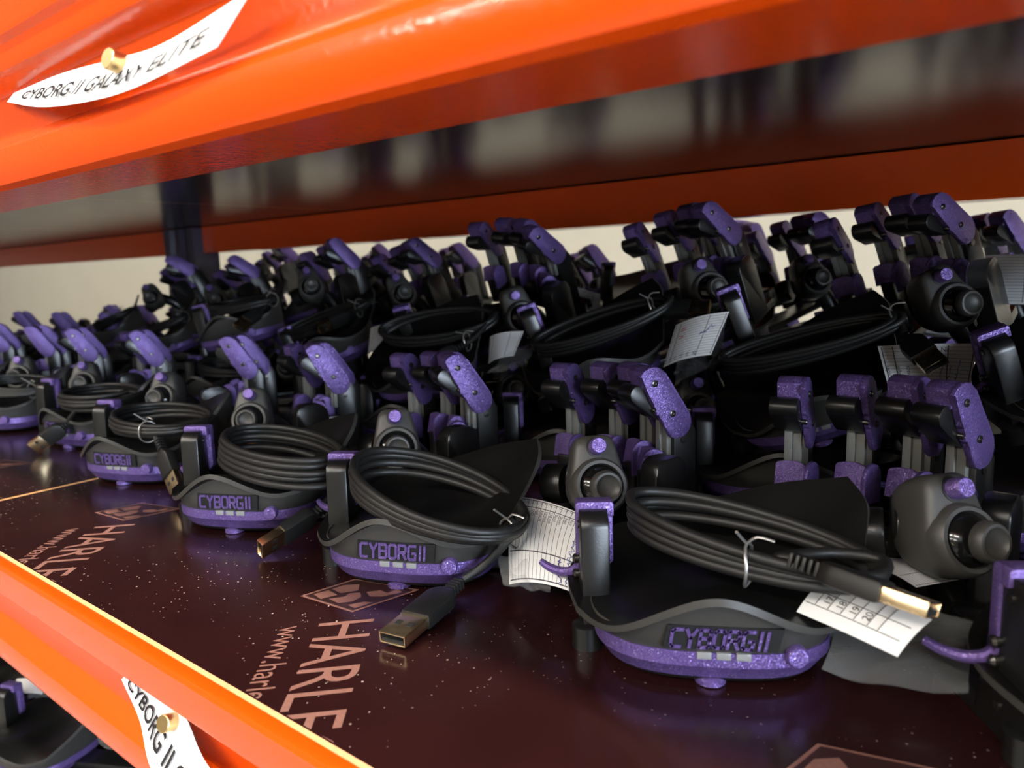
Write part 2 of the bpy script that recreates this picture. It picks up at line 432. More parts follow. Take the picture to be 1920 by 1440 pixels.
# ================================================================= the keypad
def dish_grid():
    rows = [[(-48, 9, 20), (-32, -7, 20.5), (0, -19, 37.5), (31, -14, 26), (53, -6, 28)],
            [(-51, 31, 21), (-29, 16, 20.5), (0, 12, 29), (28, 12, 29), (54, 20, 40)],
            [(-47, 49, 25), (-24, 44, 24), (2, 40, 27), (28, 37, 34), (58, 34, 53)],
            [(-35, 65, 33), (-16, 67, 36), (10, 65, 44), (36, 58, 54), (60, 46, 62)]]
    return [[Vector(p) for p in r] for r in rows]
DG = dish_grid(); ROUND = 0.22
def dish_bm(th=2.4, nu=36, nv=30):
    bm = bmesh.new()
    P = [[patch(DG, i/nu, j/nv) for i in range(nu+1)] for j in range(nv+1)]
    N = []
    for j in range(nv+1):
        r = []
        for i in range(nu+1):
            du = P[j][min(i+1, nu)]-P[j][max(i-1, 0)]; dv = P[min(j+1, nv)][i]-P[max(j-1, 0)][i]
            r.append(du.cross(dv).normalized())
        N.append(r)
    def lip(i, j):  # soft rounded rim
        return 1.0
    top = [[bm.verts.new(P[j][i]) for i in range(nu+1)] for j in range(nv+1)]
    bot = [[bm.verts.new(P[j][i]-N[j][i]*th) for i in range(nu+1)] for j in range(nv+1)]
    for j in range(nv):
        for i in range(nu):
            bm.faces.new((top[j][i], top[j][i+1], top[j+1][i+1], top[j+1][i]))
            bm.faces.new((bot[j][i], bot[j+1][i], bot[j+1][i+1], bot[j][i+1]))
    for i in range(nu):
        bm.faces.new((top[0][i], bot[0][i], bot[0][i+1], top[0][i+1])); bm.faces.new((top[nv][i], top[nv][i+1], bot[nv][i+1], bot[nv][i]))
    for j in range(nv):
        bm.faces.new((top[j][0], top[j+1][0], bot[j+1][0], bot[j][0])); bm.faces.new((top[j][nu], bot[j][nu], bot[j+1][nu], top[j+1][nu]))
    # the rim faces get the lighter shell tone
    k = len(bm.faces)
    bm.faces.ensure_lookup_table()
    for f in bm.faces[2*nu*nv:]: f.material_index = 1
    return bm
_t = dish_bm(); DISH_BVH = BVHTree.FromBMesh(_t); _t.free()

def outline(inset, n=72):
    cx_, cy_, a, b, e = 1.0, 26.0, 41.0-inset, 35.0-inset, 2.9
    out = []
    for k in range(n):
        t = 2*math.pi*k/n; c, s = math.cos(t), math.sin(t)
        out.append((cx_+a*math.copysign(abs(c)**(2/e), c), cy_+b*math.copysign(abs(s)**(2/e), s)))
    return out
def stack(levels, cap0=True, cap1=True):
    """levels: list of (inset, z) or (inset, function)"""
    bm = bmesh.new(); rings = []
    for ins, z in levels:
        rings.append([bm.verts.new((x, y, z(x, y) if callable(z) else z)) for x, y in outline(ins)])
    n = len(rings[0])
    for a, b in zip(rings, rings[1:]):
        for k in range(n): bm.faces.new((a[k], a[(k+1) % n], b[(k+1) % n], b[k]))
    if cap0: bm.faces.new(rings[0])
    if cap1: bm.faces.new(rings[-1])
    return bm
def under_dish(x, y):
    h = DISH_BVH.ray_cast(Vector((x, y, -5)), Vector((0, 0, 1)))
    if h[0] is not None: return h[0].z+0.6
    return DISH_BVH.find_nearest(Vector((x, y, 24)))[0].z-1.0

LET = {'C': [[(3, 5), (.6, 5), (0, 4.4), (0, .6), (.6, 0), (3, 0)]],
       'Y': [[(0, 5), (1.5, 2.6)], [(3, 5), (1.5, 2.6), (1.5, 0)]],
       'B': [[(0, 0), (0, 5), (2.6, 5), (3, 4.4), (3, 3), (2.5, 2.6), (3, 2.1), (3, .6), (2.5, 0), (0, 0)], [(0, 2.6), (2.5, 2.6)]],
       'O': [[(.6, 0), (0, .6), (0, 4.4), (.6, 5), (2.4, 5), (3, 4.4), (3, .6), (2.4, 0), (.6, 0)]],
       'R': [[(0, 0), (0, 5), (2.5, 5), (3, 4.4), (3, 3), (2.5, 2.4), (0, 2.4)], [(1.6, 2.4), (3, 0)]],
       'G': [[(3, 5), (.6, 5), (0, 4.4), (0, .6), (.6, 0), (3, 0), (3, 2.3), (1.7, 2.3)]],
       'I': [[(0, 0), (0, 5)]]}
def logo_bm():
    bm = bmesh.new(); x = 0; wd = 0.98
    for ch in 'CYBORG I I':
        if ch == ' ': x += 0.75; continue
        for line in LET[ch]:
            for (a, b) in zip(line, line[1:]):
                A = Vector((a[0]+x, a[1], 0)); B_ = Vector((b[0]+x, b[1], 0)); d = (B_-A).normalized()
                mtx = frame((A+B_)/2, d, Vector((-d.y, d.x, 0)))
                L = (B_-A).length+wd*0.75
                box(bm, (-L/2, -wd/2, 0), (L/2, wd/2, 1), mtx)
        x += 4.3 if ch != 'I' else 1.2
    tot = x-0.6
    # shear, scale to 32 x 7 mm and set on the heel face
    for v in bm.verts:
        px, py, pz = v.co; px = (px+0.18*py)/(tot+0.6)*31.0; py = py/5*6.4
        z = 16.6+py; y = -9.0-(z-14.4)*0.15-0.55-pz*0.45
        v.co = (-13.6+px, y, z)
    return bm

# finger layout: upper bolt position and heading of the finger plane (degrees)
FING = [((55, 133, 74), 68), ((80, 123, 76), 58), ((97, 105, 78), 47), ((105, 83, 79), 38)]
def finger_frame(k):
    U, az = FING[k]; a = math.radians(az)
    e = Vector((math.cos(a), math.sin(a), 0)); r = Vector((math.sin(a), -math.cos(a), 0))
    # local axes: x = e (away from the palm), y = up, z = r (towards the thumb)
    return frame(U, e, (0, 0, 1), r)

def build_keypad():
    meshes = {}
    def P(key, bm, mat, sm=40): meshes[key] = to_mesh(key.split(':')[-1], bm, mat, sm)
    # heel -------------------------------------------------
    P('base_plate', stack([(7, 1.6), (5.2, 2.0), (4.2, 3.6)]), 'black')
    P('purple_band', stack([(4.4, 3.4), (3.6, 3.8), (0.7, 8.6), (0.1, 9.2), (-0.1, 14.2), (1.0, 14.4)]), 'purple', 30)
    P('heel_block', stack([(0.5, 14.2), (0.2, 14.6), (-0.8, 20), (-2.6, under_dish)], cap1=False), 'grey', 50)
    P('palm_rest', dish_bm(), ['shell', 'grey'], 45)
    bm = bmesh.new()
    zz = ((-16.0, 15.6), (20.2, 15.6), (21.8, 24.2), (-14.2, 24.2))
    v0 = [bm.verts.new((x, -9.0-(z-14.4)*.15+1.0, z)) for x, z in zz]; v1 = [bm.verts.new((x, -9.0-(z-14.4)*.15-.40, z)) for x, z in zz]
    bm.faces.new(v0); bm.faces.new(v1)
    for k in range(4): bm.faces.new((v0[k], v0[(k+1) % 4], v1[(k+1) % 4], v1[k]))
    P('logo_recess', bm, 'hole', None)
    P('logo', logo_bm(), 'purple', None)
    for k in range(3):
        bm = bmesh.new(); box(bm, (-5.0+6.2*k, -9.7, 12.2), (-0.4+6.2*k, -7.5, 14.6), bev=.2); P('led%d:status_light' % k, bm, 'led')
    bm = bmesh.new(); lathe(bm, [(3.6, -1), (3.6, 2.6), (3.2, 3.2), (0.3, 3.3)], axis_frame((26.0, -5.6, 13.6), (0.22, -0.97, 0))); P('round_button', bm, 'purple')
    bm = bmesh.new(); lathe(bm, [(4.2, 0), (5.2, 0.4), (5.2, 2.0), (4.0, 3.0)], axis_frame((0, -1, 0), (0, 0, 1))); P('foot_knob', bm, 'purple')
    for k, (x, y) in enumerate(((-26, 40), (26, 44))):
        bm = bmesh.new(); lathe(bm, [(4, 0), (4, 3)], axis_frame((x, y, 0), (0, 0, 1)), 16); P('rf%d:rubber_foot' % k, bm, 'black')
    # base frame ------------------------------------------
    bm = bmesh.new()
    def bar(p, q, wdt, z0, z1, taper=1.0):
        p = Vector((*p, 0)); q = Vector((*q, 0)); d = (q-p); L = d.length; d.normalize(); s = Vector((-d.y, d.x, 0))
        w2 = wdt*taper
        prism(bm, [(0, -wdt/2), (L, -w2/2), (L, w2/2), (0, wdt/2)], z0, z1, frame(p, d, s), bev=.6)
    bar((10, 45), (82, 108), 26, 2.5, 8)
    bar((68, 152), (128, 92), 20, 0.3, 7.5)
    bar((30, 30), (98, 44), 18, 1.0, 7, .8)
    bar((96, 40), (124, 84), 16, 0.6, 6.5)
    bar((-40, 20), (-46, 66), 9, 0.3, 7.5)
    bar((-44, 60), (12, 58), 12, 0.6, 6.5)
    for (x, y) in ((-42.5, 19), (70, 150), (126, 93), (97, 42)): lathe(bm, [(5.5, 0), (5.5, 8.5), (4.8, 9)], axis_frame((x, y, 0), (0, 0, 1)), 18)
    P('base_frame', bm, 'black')
    # outer side tower and its purple lever -----------------
    bm = bmesh.new()
    prof = [(18, 3), (42, 3), (33, 46)]+arc(29.0, 45.5, 4.5, 10, 90, 4)+arc(26.0, 43.5, 6.5, 90, 170, 6)
    prism(bm, prof, -5.2, 5.2, frame((-35.5, 0, 0), (-0.17, 0.985, 0), (0, 0, 1)), bev=.9); P('side_tower', bm, 'black', 35)
    for k, (y, z) in enumerate(((27.5, 44), (30, 10))):
        bm = bmesh.new(); lathe(bm, [(1.5, -5.8), (1.5, 5.8)], axis_frame((-35.5-.17*y, y, z), (1, .17, 0)), 12); P('ts%d:tower_screw' % k, bm, 'screw')
    bm = bmesh.new()   # L shaped lever: top flange and leg behind the tower, tail curling outwards
    fl = frame((-40.3, 33.4, 0), (1, 0.12, 0), (0, 0.0, 1))
    prism(bm, [(-6.2, 52), (6.4, 52), (7.2, 51), (7.2, 28), (4.6, 25), (-5.6, 24), (-7.0, 26), (-7.0, 51)], -2.0, 2.4, fl, bev=.7)
    prism(bm, [(-7.0, 47.0), (7.2, 47.0), (7.2, 51.6), (6.4, 52.6), (-6.2, 52.6), (-7.0, 51.6)], 2.0, 6.6, fl, bev=.7)
    pts = [(-45.5, 33, 25), (-48.5, 34, 22.5), (-53, 36, 21.2), (-58, 39, 21.4), (-62, 42, 22.6)]
    tube(bm, pts, lambda t: 2.3-0.9*t, 10, sub=4)
    P('side_lever', bm, 'purple', 35)
    for k, z in enumerate((29.0, 23.0)):
        bm = bmesh.new(); lathe(bm, [(1.9, -1), (1.9, 2.0), (1.0, 2.8)], axis_frame((-45.6, 31, z), (-1, -.2, 0)), 12); P('lp%d:lever_pin' % k, bm, 'screw')
    # thumb head --------------------------------------------
    a = Vector((.36, -.86, .36)).normalized(); q = (Vector((0, 0, 1))-a*a.z).normalized(); pr = q.cross(a)
    O = Vector((87, 25.6, 42)); F = frame(O, pr, q, a)
    cand = []
    for (cx_, cy_, r) in ((0, 0, 13.4), (-4.6, 18.5, 5.0), (4.6, 18.5, 5.0)): cand += [(cx_+r*math.cos(2*math.pi*k/60), cy_+r*math.sin(2*math.pi*k/60)) for k in range(60)]
    cand = sorted(set(cand))
    def half(ps):
        h = []
        for p in ps:
            while len(h) > 1 and (h[-1][0]-h[-2][0])*(p[1]-h[-2][1])-(h[-1][1]-h[-2][1])*(p[0]-h[-2][0]) <= 0: h.pop()
            h.append(p)
        return h
    hull = half(cand)[:-1]+half(cand[::-1])[:-1]
    cen = Vector((0, 6)); n = 48; pear = []
    for k in range(n):
        th = 2*math.pi*k/n; d = Vector((math.cos(th), math.sin(th))); best = 0
        for i in range(len(hull)):
            A = Vector(hull[i])-cen; B_ = Vector(hull[(i+1) % len(hull)])-cen; ed = B_-A
            den = d.x*ed.y-d.y*ed.x
            if abs(den) < 1e-9: continue
            t = (A.x*ed.y-A.y*ed.x)/den; u = (A.x*d.y-A.y*d.x)/den
            if t > 0 and -1e-6 <= u <= 1+1e-6: best = max(best, t)
        pear.append(d*best)
    bm = bmesh.new(); rings = []
    for (wv, s) in ((-25, .55), (-24, .70), (-21, .84), (-14, .97), (-8, 1.0), (-3.5, .99), (-1.2, .93), (0, .80)):
        rings.append([bm.verts.new(F @ Vector((cen.x+p.x*s, cen.y+p.y*s, wv))) for p in pear])
    for A, B_ in zip(rings, rings[1:]):
        for k in range(n): bm.faces.new((A[k], A[(k+1) % n], B_[(k+1) % n], B_[k]))
    bm.faces.new(rings[0]); bm.faces.new(rings[-1])
    lathe(bm, [(13.3, -6), (13.0, -1), (12.2, 2.2), (11.2, 3.4), (9.8, 3.4), (9.4, 1.0), (9.2, -1.0)], F, 40, cap0=False)
    P('thumb_head', bm, 'grey', 45)
    bm = bmesh.new(); lathe(bm, [(9.6, -.4), (9.4, 1.6), (8.0, 3.6), (5.5, 5.2), (3.2, 5.8)], F, 32); P('joystick_dome', bm, 'gloss')
    tilt = axis_frame(F @ Vector((0, 0, 3.5)), a+Vector((.10, -.10, -.14)), q)
    bm = bmesh.new(); lathe(bm, [(3.0, -1), (3.0, 3.2), (6.0, 3.8), (6.9, 4.6), (7.1, 6.2), (6.9, 8.2), (6.2, 9.2), (5.2, 9.3), (4.6, 8.6), (3.2, 7.9), (.4, 7.6)], tilt, 32)
    P('joystick_cap', bm, 'grey', 30)
    bm = bmesh.new(); lathe(bm, [(3.7, -2), (3.7, 5.4), (3.2, 6.2), (0.2, 6.3)], axis_frame(F @ Vector((0, 17.5, 0)), a, q), 24); P('thumb_button', bm, 'purple')
    bm = bmesh.new(); lathe(bm, [(4.6, -2), (4.6, .35)], axis_frame(F @ Vector((0, 17.5, 0)), a, q), 24); P('button_hole', bm, 'hole')
    bm = bmesh.new()     # jointed arm that carries the head
    lathe(bm, [(8.0, -3), (8.5, -1), (8.5, 9), (7.5, 10)], axis_frame((80, 44, 40), (-1, .25, 0)), 26)
    lathe(bm, [(9.0, 0), (9.5, 1), (9.5, 10), (8.5, 11)], axis_frame((68, 48, 36), (-1, .3, -.1)), 26)
    tube(bm, [(84, 42, 40), (86, 52, 34), (92, 60, 22), (97, 62, 5)], 7.0, 12, sub=4)
    P('thumb_arm', bm, 'black')
    bm = bmesh.new()
    prof = [(-13, 3), (13, 3), (12, 36)]+arc(4, 39, 9, 0, 90, 6)+arc(-4, 41, 7, 90, 180, 5)
    prism(bm, prof, -5.2, 5.2, frame((112, 58, 0), (.55, .835, 0), (0, 0, 1)), bev=1.0); P('thumb_tower', bm, 'black', 35)
    # fingers -------------------------------------------------
    u_ = Vector((.57, -.82)); ang = math.degrees(math.atan2(u_.y, u_.x))    # down the arm
    for k in range(4):
        FF = finger_frame(k); U = Vector(FING[k][0])
        bm = bmesh.new()
        tipc = (14.8, -21.2); R1, R2 = 8.8, 8.3
        nrm = ang+90
        pts = arc(0, 0, R1, nrm, nrm+118, 9)
        # scalloped lower edge
        base = pts[-1]
        for (t, d) in ((.16, 4.8), (.26, 6.4), (.36, 5.2), (.46, 6.9), (.56, 7.6), (.66, 6.2), (.72, 7.4), (.86, 7.3)):
            p = Vector((0, 0)).lerp(Vector(tipc), t)+Vector((-.82, -.57))*d; pts.append((p.x, p.y))
        pts += arc(tipc[0], tipc[1], R2, nrm-180, nrm, 10)[1:]
        prism(bm, pts, -0.4, 2.6, FF, bev=.7)
        # hood over the key
        out = arc(0, 0, R1, nrm-24, nrm+100, 9); inn = [(-5.0, -2.2), (-1.5, -.2), (2.5, 2.5)]
        prism(bm, out+inn, -11.0, 0.0, FF, bev=.6)
        P('f%d:finger_arm' % k, bm, 'purple', 35)
        bm = bmesh.new()
        c0 = (-6.6, -5.4); c1 = (5.5, -15.0); an = math.degrees(math.atan2(c1[1]-c0[1], c1[0]-c0[0]))
        pts = arc(*c0, 4.9, an+90, an+270, 10)+arc(*c1, 4.4, an-90, an+90, 6)
        prism(bm, pts, -13.6, -0.6, FF, bev=.5); P('f%d:trigger_key' % k, bm, 'black', 35)
        for q_, (x, y) in enumerate(((0.6, 0.4), (11.2, -16))):
            bm = bmesh.new(); lathe(bm, [(1.75, 2.0), (1.75, 3.1), (1.2, 3.3), (1.0, 2.7), (.1, 2.7)], FF @ Matrix.Translation((x, y, 0)), 12); P('f%d%d:arm_bolt' % (k, q_), bm, 'screw')
        bm = bmesh.new(); lathe(bm, [(1.5, -1.5), (1.5, 1.6), (1.0, 2.2)], FF @ Matrix.Translation((1.6, -13.6, 0)), 12); P('f%d2:arm_bolt' % k, bm, 'screw')
        bm = bmesh.new()
        box(bm, (9.5, -40, -10.2), (13.5, -17.0, -6.4), FF, .3); P('f%d0:spacer_bar' % k, bm, 'spacer', 30)
        bm = bmesh.new(); box(bm, (11.0, -40, -6.3), (15.0, -18.5, -2.2), FF, .3); P('f%d1:spacer_bar' % k, bm, 'spacer', 30)
        bm = bmesh.new(); h = U.z-4
        prism(bm, [(13.5, -h), (27, -h), (27, -27), (24, -21), (15.5, -21), (13.5, -25)], -9.5, 0.8, FF, bev=.5)
        P('f%d:finger_post' % k, bm, 'black', 30)
        bm = bmesh.new(); lathe(bm, [(1.7, .4), (1.7, 1.5), (.2, 1.6)], FF @ Matrix.Translation((19, -31, 0)), 12); P('f%d:post_screw' % k, bm, 'screw')
        # low key facing the palm and a rounded side key
        bm = bmesh.new(); Fp = finger_frame(k)
        W2 = Fp @ frame((2.0, -39, -5.5), (0, 0, 1), (0.25, 1, 0))
        prism(bm, [(-7, -9)]+[(-7, 3), (-6, 4.2), (-2, 5.2), (3, 5.3), (6, 4.2), (7, 3), (7, -9)], -1.1, 1.1, W2, bev=.35)
        P('f%d:lower_key' % k, bm, 'purple', 35)
        bm = bmesh.new()
        W3 = Fp @ frame((-2.0, -39, 5.0), (1, 0, .25), (0, 1, 0))
        prism(bm, [(-6.5, -12)]+arc(0, 0, 6.8, 180, 0, 10)+[(6.5, -12)], -1.1, 1.1, W3, bev=.35)
        P('f%d:side_key' % k, bm, 'purple', 35)
        bm = bmesh.new(); box(bm, (-3, -FING[k][0][2]+6, -9), (14, -46, -1), FF, .6); P('f%d:key_mount' % k, bm, 'black')
    return meshes
KM = build_keypad()

def keypad(x, y, z=0, ypr=(25, 0, 0), label='', group=None, tower=None, detail=True, logo=True):
    """one keypad: root empty at its base with linked parts"""
    root = empty('hand_keypad')
    ya, pi_, ro = [math.radians(t) for t in ypr]
    mt = Matrix.Rotation(ya, 4, 'Z') @ Matrix.Rotation(pi_, 4, 'X') @ Matrix.Rotation(ro, 4, 'Y')
    mt.translation = (x*MM, y*MM, z*MM); root.matrix_world = mt
    tag(root, label, 'keypad', group)
    def L(key, parent, name=None):
        o = bpy.data.objects.new(name or key.split(':')[-1], KM[key]); COL.objects.link(o); o.parent = parent; return o
    L('base_plate', root); band = L('purple_band', root); heel = L('heel_block', root); L('palm_rest', root)
    L('foot_knob', root); L('base_frame', root)
    if detail:
        if logo: L('logo_recess', heel); L('logo', heel)
        [L('rf%d:rubber_foot' % k, root) for k in range(2)]
        for k in range(3): L('led%d:status_light' % k, band)
    L('round_button', band)
    tw = L('side_tower', root); lv = L('side_lever', tw)
    if detail:
        for k in range(2): L('ts%d:tower_screw' % k, tw); L('lp%d:lever_pin' % k, tw)
    if tower:
        tw.location = Vector(tower)*MM
        if tower[2] > 10:   # raised tower on an angled arm
            b = bmesh.new(); t = Vector(tower)
            tube(b, [(-44, 64, 4), Vector((-52, 66, 8))+Vector((t.x*.2, t.y*.7, t.z*.5)), Vector((-46, 50, 4))+t, Vector((-41, 34, 8))+t], 4.5, 10, sub=4); part('tower_arm', b, 'black', root)
    hd = L('thumb_head', root); L('joystick_dome', hd); L('joystick_cap', hd); L('thumb_button', hd); L('button_hole', hd)
    L('thumb_arm', root); L('thumb_tower', root)
    for k in range(4):
        ps = L('f%d:finger_post' % k, root)
        for nm in (':finger_arm', ':trigger_key', '0:spacer_bar', '1:spacer_bar', ':lower_key', ':side_key', ':key_mount') + (('0:arm_bolt', '1:arm_bolt', '2:arm_bolt', ':post_screw') if detail else ()):
            L('f%d%s' % (k, nm), ps)
    return root

def plug_parts(parent, p0, p1, roll=0.0):
    """USB plug: moulded body from p0 towards p1, metal shell at its end; millimetres, keypad frame"""
    p0, p1 = Vector(p0), Vector(p1); d = (p1-p0); L = d.length; d.normalize()
    up = Vector((0, 0, 1)); up = (up-d*up.dot(d)).normalized(); up = Matrix.Rotation(roll, 3, d) @ up
    sd = up.cross(d); F = frame(p0, d, sd, up)
    b = L*0.60
    bm = bmesh.new()
    prism(bm, [(0, -3.0), (2.5, -5.6), (5, -6.6), (b, -6.6), (b, 6.6), (5, 6.6), (2.5, 5.6), (0, 3.0)], -3.2, 3.2, F, bev=1.2)
    for k in range(5): box(bm, (-10+2.1*k, -2.5, -2.3), (-8.7+2.1*k, 2.5, 2.3), F, .4)
    body = part('usb_plug', bm, 'cable', parent)
    bm = bmesh.new()
    t = .45; x0, x1, hw, hh = b, L, 5.9, 2.2
    box(bm, (x0, -hw, hh-t), (x1, hw, hh), F, .1); box(bm, (x0, -hw, -hh), (x1, hw, -hh+t), F, .1)
    box(bm, (x0, -hw, -hh), (x1, -hw+t, hh), F, .1); box(bm, (x0, hw-t, -hh), (x1, hw, hh), F, .1)
    sh = part('usb_shell', bm, 'brass', body)
    bm = bmesh.new()
    for s in (-1, 1):
        box(bm, (x0+(x1-x0)*.35, s*2.7-1.2, hh), (x0+(x1-x0)*.55, s*2.7+1.2, hh+.12), F)
        box(bm, (x0+(x1-x0)*.35, s*2.7-1.2, -hh-.12), (x0+(x1-x0)*.55, s*2.7+1.2, -hh), F)
    part('shell_window', bm, 'hole', body)
    bm = bmesh.new(); box(bm, (x0, -hw+.7, -hh+.6), (x1-.5, hw-.7, -.1), F); part('usb_tongue', bm, 'hole', body)
    return body
def cable(root, c, a1, a2, loops=4, tail=(), plug=None, tie=None, seed=1, roll=0.0):
    rnd = random.Random(seed); c, a1, a2 = Vector(c), Vector(a1), Vector(a2); nrm = a1.cross(a2).normalized()
    pts = []; steps = 18
    ph = 0.0
    N = int(loops*steps)
    js = [rnd.uniform(-1, 1) for _ in range(loops+2)]; ks = [rnd.uniform(-1, 1) for _ in range(loops+2)]
    for i in range(N+1):
        t = i/steps; k = int(t); f = t-k
        j = js[k]*(1-f)+js[k+1]*f; kk = ks[k]*(1-f)+ks[k+1]*f
        th = 2*math.pi*t+ph
        s = 1+0.07*j
        bunch = 0.35+0.65*(0.5-0.5*math.cos(th)) if tie else 1.0
        h = (t-(loops)/2)*3.2*bunch
        pts.append(c+a1*math.cos(th)*s+a2*math.sin(th)*(s+0.10*kk)+nrm*h+Vector((0, 0, 1.2*kk*bunch)))
    pts += [Vector(p) for p in tail]
    bm = bmesh.new(); tube(bm, pts, 1.95, 8, sub=3)
    o = part('cable', bm, 'cable', root, 60)
    if plug: 
        b = plug_parts(o, plug[0], plug[1], roll)
    if tie is not None:
        bm = bmesh.new(); tp = Vector(tie[0]); d = Vector(tie[1]).normalized()
        F = axis_frame(tp, d)
        ring = [F @ Vector((6.0*math.cos(2*math.pi*k/16), 7.0*math.sin(2*math.pi*k/16), .5*math.sin(k))) for k in range(17)]
        tube(bm, ring, .55, 6)
        tube(bm, [ring[4], ring[4]+Vector((3, -2, 3)), ring[4]+Vector((8, -3, 2))], .5, 6, sub=3)
        tube(bm, [ring[4], ring[4]+Vector((-2, -3, 3)), ring[4]+Vector((-4, -6, 6))], .5, 6, sub=3)
        part('twist_tie', bm, 'wire', o, 60)
    return o

G_A = 'keypads standing in the front row on the shelf'
# ---- front row
d1 = keypad(-99.9, 223.9, 0, (29.4, 0, 0), 'keypad with logo and gold plug resting across its cable, nearest the jester emblem corner')
cable(d1, (13, 17, 44), (39, -15, -3), (-4, 24, 2), 4, [(38, 5, 44), (20, -6, 46), (25, -7, 46.5), (30, -14, 46.5)], ((31, -16.5, 46.5), (55.5, -35.5, 44)), ((11, -5, 43), (1, -.3, 0)), 3, roll=-0.35)
d2 = keypad(-244.4, 217.2, 0, (24.1, 0, 0), 'keypad with cable drooping over its front to a gold plug on the maroon board')
cable(d2, (16, 8, 40), (40, -6, -8), (-5, 30, 3), 4, [(54, 0, 28), (50.5, -3, 24), (41, -5, 14), (33, -8.5, 9)], ((28.9, -18.3, 6.5), (20.0, -55, 3.8)), ((52, 0, 27), (-.6, -1, -.3)), 5)
d3 = keypad(-374.3, 215.0, 0, (26.1, 0, 0), 'keypad with oval cable coil and dull plug hanging forward beside the www lettering')
cable(d3, (26, 10, 42), (40, -5, -3), (-14, 32, 2), 5, [(62, 0, 34), (66, -5, 30), (61, -4, 24), (57, -10, 18)], ((55, -13, 16), (39, -40, 6.5)), None, 8, roll=1.0)
d4 = keypad(-529.4, 225.5, 0, (20.4, 0, 0), 'keypad with twist-tied coil standing over the bright board seam')
cable(d4, (20, 18, 42), (42, -6, 0), (-8, 32, 1), 4, [(40, -8, 41), (46, -16, 38), (52, -19, 32)], ((55, -20.5, 30), (72, -30, 9)), ((38, -14, 41), (1, -.5, 0)), 11, roll=1.3)
d5 = keypad(-688, 252, 0, (11, 0, 0), 'keypad with gold plug lying across its logo', tower=(-24, -4, 0))
cable(d5, (22, 18, 42), (42, -4, 0), (-6, 32, 1), 4, [(40, -10, 40), (28, -13, 32), (22, -14, 26)], ((17.8, -15, 22), (-2, -30, 6)), None, 13, roll=1.2)
def std_cable(r, seed):
    rnd = random.Random(seed)
    cable(r, (18+rnd.uniform(-4, 4), 18, 42), (40, rnd.uniform(-12, 2), -2), (-6, 30, 2), 4, [(56, 0, 40), (50, -8, 36)], ((44, -14, 32), (30, -40, 22)) if rnd.random() < .5 else None, ((54, 0, 40), (0, 1, 0)), seed, roll=rnd.uniform(0, 3))
far = [(-832, 236, 26), (-959.6, 224.9, 24.9), (-1084.3, 229.4, 20.1), (-1215, 222, 22), (-1345, 226, 20)]
for i, (x, y, a) in enumerate(far):
    r = keypad(x, y, 0, (a, 0, 0), 'keypad in the front row, %s beyond the one with a plug across its logo' % ('next', 'second', 'third', 'fourth', 'fifth')[i], G_A, detail=i < 2); std_cable(r, 20+i)
d0 = keypad(34, 238, 0, (28, 0, 0), 'keypad at the right edge showing its black side tower and curled purple lever')
std_cable(d0, 31)

# ---- second row on the board
G_B = 'keypads standing upright behind the front row'
rowB = [(-25.9, 405.3, 24.6), (-143.8, 408, 24), (-281.1, 396.6, 24.7), (-442.8, 404.5, 24), (-551.8, 415.7, 23.9), (-754.2, 414.5, 18.8), (-871.4, 417.1, 26), (-1048.7, 424.1, 37.7), (-1328.9, 416, 20.8), (-1470.1, 400, 21.7), (-1624, 393, 22)]
for i, (x, y, a) in enumerate(rowB):
    r = keypad(x, y, 0, (a, 0, 0), 'upright keypad behind ' + ('the front keypad at the right edge with curled lever', 'the front keypad with gold plug across its cable',
        'the front keypad whose plug lies on the board', 'the front keypad with oval coil and dull plug', 'the front keypad over the bright board seam',
        'the front keypad with a plug across its logo', 'the next keypad past the plug-crossed logo', 'the third keypad past the plug-crossed logo', 'the fifth keypad past the plug-crossed logo',
        'the end of the visible front row', 'the end of the visible front row')[i], G_B, detail=False)
    if i > 4: std_cable(r, 40+i)

# ---- tilted upper layer
G_U = 'keypads tilted on top of the second row'
U1 = keypad(-125.3, 428, 37.3, (28.4, 14.2, -20.4), 'tilted keypad on the pile with a loose plug hanging over a handwritten table slip', logo=False, tower=(19, 35, 32))
cable(U1, (10, 24, 49), (46, -9, 1), (-6, 13, 2), 4, [(56, 12, 48), (56, 6, 45)], ((56, 2, 42), (60, -24, 36)), ((54, 16, 49), (1, -.2, 0)), 51, roll=.2)
U2 = keypad(-265.6, 427.1, 48.4, (32.2, 12, -18.5), 'tilted keypad on the pile beside the slip with red writing', logo=False, tower=(3, 24, 16))
cable(U2, (12, 18, 46), (46, -4, 2), (-6, 18, 3), 4, [(50, 22, 45), (50, 18, 44)], ((53, 15.4, 43), (82, 4.4, 37)), ((48, 10, 48), (1, -.2, 0)), 52, roll=.4)
U3 = keypad(-421.1, 411.5, 38.2, (34.1, 24.8, -10.8), 'tilted keypad on the pile behind the folded slip in a clear bag', logo=False, tower=(24, 36, 0))
cable(U3, (20, 30, 47), (46, -6, 2), (-6, 18, 3), 4, [(54, 2, 46), (44, -8, 46)], ((40, -12, 46), (12, -26, 44)), ((48, -4, 46), (1, -.2, 0)), 53, roll=.9)
U4 = keypad(-595.8, 459.6, 45.5, (36.4, 7.2, -18.3), 'tilted keypad on the pile behind the plain white slip', logo=False)
cable(U4, (10, 18, 46), (46, -6, 2), (-6, 18, 3), 4, [(54, 2, 46), (44, -8, 46)], ((40, -12, 46), (12, -26, 44)), ((48, -4, 46), (1, -.2, 0)), 54, roll=.9)
keypad(12, 407.7, 62.7, (27.5, 15.4, -20.4), 'tilted keypad on the pile with its lit purple lever beside the handwritten slip', logo=False)
